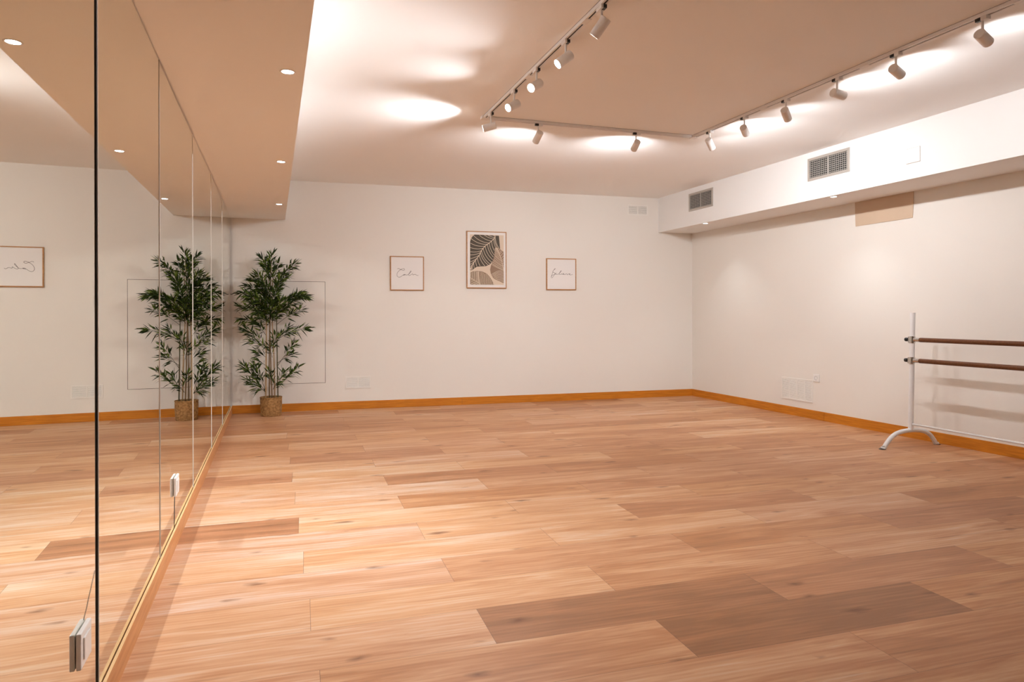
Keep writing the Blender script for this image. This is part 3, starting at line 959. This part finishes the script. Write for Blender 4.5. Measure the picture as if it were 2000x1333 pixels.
# ------------------------------------------------------------------ ballet barre
BRZ = math.atan2(-1.0, 0.0442)          # local x runs along the barre towards the camera
ba = thing('ballet_barre', 'white free-standing ballet barre with two dark wooden rails by the right wall', 'ballet barre', (4.975, 4.597, 0), BRZ)
SPAN = 2.05
def stand(x):
    # local y points to the wall (+) / into the room (-)
    m = MB()
    prof = [(-0.352, 0.0), (-0.335, 0.022), (-0.30, 0.062), (-0.25, 0.105), (-0.19, 0.136), (-0.12, 0.152), (-0.05, 0.158), (0.0, 0.159), (0.05, 0.158), (0.12, 0.152), (0.19, 0.136), (0.25, 0.105), (0.295, 0.062), (0.325, 0.022), (0.338, 0.0)]
    c = catmull(prof, 4)
    m.tube([(x, a * 0.91 + 0.002, max(0.003, b_ - 0.018 if b_ > 0.02 else b_ + 0.003)) for a, b_ in c], 0.0185, 16)
    f = m.build('foot_arch', M['white'], ba)
    for yy in (-0.318, 0.3096):
        k = MB(); k.lathe([(0, 0), (0.027, 0), (0.027, 0.003), (0, 0.003)], 20)
        tag(k.build('foot_pad', M['black'], f, (x, yy, 0.0)), 'dark foot pad')
    m = MB()
    m.tube([(x, 0.002, 0.148), (x, 0.030, 1.143)], 0.0205, 20)
    m.tube([(x, 0.030, 1.143), (x, 0.0302, 1.149)], 0.0212, 20)
    m.build('upright', M['white'], ba, autosmooth=40)
stand(0.0); stand(SPAN)
def px(z): return 0.002 + 0.028 * (z - 0.148) / 0.995
for z in (0.918, 0.740):
    y = px(z)
    m = MB(); m.tube([(0.072, y, z), (0.078, y, z), (SPAN - 0.078, y, z), (SPAN - 0.072, y, z)], [0.0175, 0.0195, 0.0195, 0.0175], 24)
    m.build('barre_rail', M['brown'], ba, autosmooth=50)
    for x, sg in ((0.0, 1), (SPAN, -1)):
        m = MB(); m.tube([(x, y - 0.0008, z - 0.029), (x, y + 0.0008, z + 0.029)], 0.0245, 20)
        m.tube([(x + sg * 0.02, y, z), (x + sg * 0.074, y, z)], 0.0185, 18)
        m.box(x - sg * 0.031, x - sg * 0.02, y - 0.014, y + 0.014, z - 0.026, z + 0.026)
        cl = m.build('clamp', M['chrome'], ba, autosmooth=40)
        m = MB(); m.tube([(x - sg * 0.03, y, z), (x - sg * 0.045, y, z)], 0.006, 10)
        m.tube([(x - sg * 0.043, y, z), (x - sg * 0.047, y, z), (x - sg * 0.066, y, z), (x - sg * 0.071, y, z)], [0.012, 0.016, 0.0165, 0.011], 16)
        tag(m.build('knob', M['black'], cl), 'black screw knob')
m = MB(); m.tube([(0.0, px(0.2), 0.196), (SPAN, px(0.2), 0.183)], 0.009, 14)
m.build('cross_tube', M['white'], ba)

# ------------------------------------------------------------------ potted bamboo
PX, PY = -0.352, 8.205
pl = thing('potted_bamboo', 'tall green bamboo plant in a woven seagrass basket in the mirror corner', 'potted plant', (PX, PY, 0))
# basket with real woven relief
m = MB()
nth, nz_ = 120, 66
HP = 0.208
rings = []
for j in range(nz_ + 1):
    z = HP * j / nz_
    row = []
    for k in range(nth):
        th = 2 * PI * k / nth
        r = 0.1075 + 0.008 * (z / HP) + 0.004 * math.sin(PI * z / HP)
        rw = z / HP * 13
        r += 0.0032 * abs(math.sin(PI * rw)) * (0.65 + 0.35 * math.sin(th * 30 + (PI if int(rw) % 2 else 0) + 2.2 * math.sin(rw * PI)))
        row.append(m.bm.verts.new((r * math.cos(th), r * math.sin(th), z)))
    rings.append(row)
inner = [[m.bm.verts.new((rr * math.cos(2 * PI * k / nth), rr * math.sin(2 * PI * k / nth), zz)) for k in range(nth)] for rr, zz in ((0.108, HP), (0.104, HP - 0.035))]
for A_, B_ in zip(rings + [inner[0]], rings[1:] + inner):
    for k in range(nth):
        f = m.bm.faces.new((A_[k], A_[(k + 1) % nth], B_[(k + 1) % nth], B_[k])); f.smooth = True
m.bm.faces.new(rings[0][::-1])
pot = m.build('basket', M['basket'], pl)
m = MB()
pts = [(0.1155 * math.cos(2 * PI * k / 64), 0.1155 * math.sin(2 * PI * k / 64), HP + 0.0015 * math.sin(k * 2.4)) for k in range(65)]
m.tube(pts, 0.0062, 10, caps=False)
m.build('rim', M['basket'], pot)
m = MB(); m.lathe([(0.0, HP - 0.022), (0.05, HP - 0.024), (0.103, HP - 0.03), (0.103, HP - 0.05), (0, HP - 0.05)], 32)
m.build('soil', M['soil'], pl)

def Z(zx, zy): return ((zx - 335) / 689.0, (1279 - zy) / 637.0)
canes = [((297, 1150), (300, 800), (303, 480), (296, 330), -0.02, 0.02, 'cane_tan'),
         ((322, 1150), (321, 850), (326, 560), (318, 260), 0.03, 0.0, 'cane_brown'),
         ((343, 1150), (331, 800), (330, 500), (340, 150), -0.03, -0.01, 'cane_brown'),
         ((363, 1150), (356, 850), (343, 520), (352, 220), 0.01, 0.02, 'cane_tan'),
         ((386, 1146), (381, 850), (378, 560), (395, 330), -0.015, 0.0, 'cane_olive')]
for a, b1, c1, d1, y0, y1, mt in canes:
    m = MB()
    P = [Z(*a), Z(*b1), Z(*c1), Z(*d1)]
    c = catmull(P, 10)
    n = len(c)
    pts, rr = [], []
    for i, (x, z) in enumerate(c):
        u = i / (n - 1)
        pts.append((x, lerp(y0, y1, u), z))
        rr.append(lerp(0.0075, 0.0036, u) * (1.16 if i % 4 == 0 else 1.0))
    m.tube(pts, rr, 10)
    m.build('cane', M[mt], pl)

rl = random.Random(21)
def leaf(bm, tl, base, d, side, L, Wd, tone, droop):
    """one lanceolate blade with a folded midrib and drooping tip"""
    d = d.normalized()
    side = (side - d * side.dot(d)).normalized()
    nrm = d.cross(side).normalized()
    st = [(0.0, 0.10), (0.16, 0.62), (0.36, 1.0), (0.62, 0.80), (0.84, 0.38), (1.0, 0.03)]
    rows = []
    for u, wv in st:
        p = base + d * (L * u) + Vector((0, 0, -1)) * (droop * L * u * u)
        hw = Wd / 2 * wv
        rows.append([bm.verts.new(p - side * hw + nrm * hw * 0.28), bm.verts.new(p), bm.verts.new(p + side * hw + nrm * hw * 0.28)])
    for A_, B_ in zip(rows, rows[1:]):
        for k in (0, 1):
            f = bm.faces.new((A_[k], A_[k + 1], B_[k + 1], B_[k]))
            f[tl] = tone
            f.smooth = True

def spray(base, tip, dy0, dy1, sag, dens=1.0, start=0.2, lscale=1.0, spread=0.05):
    bx, bz = Z(*base); tx, tz = Z(*tip)
    P0 = Vector((bx, dy0, bz)); P1 = Vector((tx, dy1, tz))
    L = (P1 - P0).length
    m = MB()
    tl = m.bm.faces.layers.float.new('tone')
    def at(u):
        p = P0.lerp(P1, u)
        p.z += sag * L * 4 * u * (1 - u)
        return p
    pts = [at(k / 10) for k in range(11)]
    m.tube(pts, [lerp(0.0026, 0.0011, k / 10) for k in range(11)], 6)
    n = max(7, int(L / 0.0115 * dens))
    for i in range(n):
        u = lerp(start, 1.0, (i + rl.random() * 0.7) / n)
        p = at(min(u, 1)); tan = (at(min(1, u + 0.05)) - at(max(0, u - 0.05))).normalized()
        for rep in range(2 if u < 0.93 else 3):
            sd = Vector((rl.uniform(-1, 1), rl.uniform(-1, 1), rl.uniform(-1, 1)))
            perp = (sd - tan * sd.dot(tan)).normalized()
            ang = rl.uniform(0.25, 1.15) if u < 0.95 else rl.uniform(0.0, 0.5)
            d = tan * math.cos(ang) + perp * math.sin(ang)
            d.y *= 0.8
            d.z += rl.uniform(-0.22, 0.18)
            ln_ = rl.uniform(0.062, 0.112) * lscale
            off = perp * rl.uniform(0, spread * 0.5)
            tone = rl.random() ** 1.6
            q = p + off
            # keep clear of the end wall
            if PY + q.y + d.y * ln_ > 8.43:
                d.y = -abs(d.y) * 0.5
            if q.y + PY > 8.42:
                q.y = 8.42 - PY
            # and of the mirror
            if min(q.x, q.x + d.x * ln_) < -0.405:
                continue
            leaf(m.bm, tl, q, d, Vector((rl.uniform(-1, 1), rl.uniform(-1, 1), rl.uniform(-0.6, 0.6))), ln_, rl.uniform(0.012, 0.018), tone, rl.uniform(0.0, 0.30))
    return m.build('leaf_spray', M['leaf'], pl)

SPR = [  # base, tip (silhouette), depth at base, at tip, bow, density, first leaf
    ((335, 300), (345, 110), 0, -0.02, 0.02, 1.0, 0.1), ((335, 290), (262, 130), 0, 0.05, 0.06, 1.0, 0.25),
    ((330, 330), (300, 160), 0, -0.08, 0.03, 1.1, 0.1), ((345, 330), (395, 170), 0, 0.05, 0.03, 0.9, 0.2),
    ((350, 360), (515, 175), 0, -0.06, 0.06, 0.9, 0.3), ((355, 400), (455, 260), 0, 0.08, 0.05, 1.0, 0.2),
    ((320, 420), (195, 285), 0, -0.05, 0.12, 1.0, 0.25), ((310, 440), (155, 345), 0, 0.06, 0.10, 1.0, 0.25),
    ((300, 480), (110, 395), 0, -0.02, 0.10, 1.1, 0.25), ((330, 420), (240, 260), 0, -0.14, 0.05, 1.1, 0.1),
    ((320, 520), (180, 470), 0, -0.16, 0.08, 1.2, 0.1), ((300, 560), (95, 500), 0, 0.02, 0.10, 1.1, 0.25),
    ((320, 480), (300, 330), 0, -0.16, 0.03, 1.3, 0.05), ((345, 520), (385, 360), 0, -0.16, 0.03, 1.3, 0.05),
    ((330, 560), (250, 440), 0, -0.20, 0.05, 1.3, 0.05), ((350, 580), (430, 440), 0, -0.18, 0.05, 1.3, 0.05),
    ((330, 600), (340, 470), 0, -0.22, 0.03, 1.3, 0.05), ((335, 540), (230, 530), 0, -0.2, 0.06, 1.3, 0.05), ((340, 560), (180, 420), 0, -0.12, 0.08, 1.5, 0.05), ((340, 610), (430, 500), 0, -0.12, 0.05, 1.5, 0.05), ((330, 620), (240, 560), 0, -0.14, 0.05, 1.5, 0.05), ((340, 500), (400, 300), 0, -0.1, 0.04, 1.5, 0.05), ((330, 500), (250, 340), 0, -0.08, 0.05, 1.5, 0.05),
    ((365, 520), (600, 415), 0, -0.04, 0.16, 1.15, 0.35), ((370, 540), (560, 400), 0, 0.07, 0.12, 1.0, 0.4),
    ((375, 550), (520, 470), 0, -0.12, 0.10, 1.0, 0.25), ((380, 620), (575, 510), 0, 0.05, 0.06, 0.7, 0.35),
    ((385, 730), (610, 655), 0, -0.05, 0.10, 0.95, 0.15), ((380, 740), (470, 640), 0, 0.08, 0.06, 0.9, 0.2),
    ((300, 660), (110, 575), 0, -0.03, 0.10, 0.85, 0.3), ((300, 700), (200, 600), 0, 0.08, 0.06, 0.8, 0.2),
    ((300, 780), (130, 645), 0, 0.03, 0.05, 0.9, 0.3), ((300, 800), (190, 740), 0, -0.1, 0.06, 0.9, 0.2),
    ((300, 860), (225, 815), 0, 0.0, 0.06, 0.9, 0.2), ((300, 920), (235, 880), 0, -0.04, 0.05, 0.7, 0.3),
    ((385, 920), (512, 755), 0, 0.04, 0.03, 0.75, 0.4), ((385, 900), (505, 835), 0, -0.06, 0.05, 0.75, 0.3),
    ((345, 800), (370, 690), 0, -0.1, 0.02, 0.8, 0.1), ((345, 860), (320, 760), 0, -0.12, 0.02, 0.6, 0.2),
    ((297, 1110), (125, 915), 0, -0.02, 0.06, 0.9, 0.35), ((297, 1110), (150, 1020), 0, 0.06, 0.06, 0.9, 0.3),
    ((297, 1100), (210, 905), 0, -0.08, 0.03, 0.9, 0.3), ((300, 1110), (235, 1075), 0, -0.10, 0.1, 0.8, 0.3),
    ((385, 1080), (545, 935), 0, 0.02, 0.04, 0.75, 0.35), ((385, 1060), (440, 950), 0, -0.06, 0.03, 0.8, 0.3),
    ((345, 1060), (320, 950), 0, -0.1, 0.02, 0.6, 0.3), ((350, 1090), (390, 1030), 0, -0.09, 0.05, 0.7, 0.3),
]
for a in SPR:
    spray(*a)
# one bare twig that reaches across to the mirror
m = MB()
tw = [(105, 385), (85, 388), (62, 398), (52, 404), (42, 403)]
c = catmull([Z(*p) for p in tw], 5)
m.tube([(x, -0.02 + 0.02 * i / len(c), z) for i, (x, z) in enumerate(c)], 0.0042, 6)
m.bm.faces.layers.float.new('tone')
m.build('twig', M['leaf'], pl)
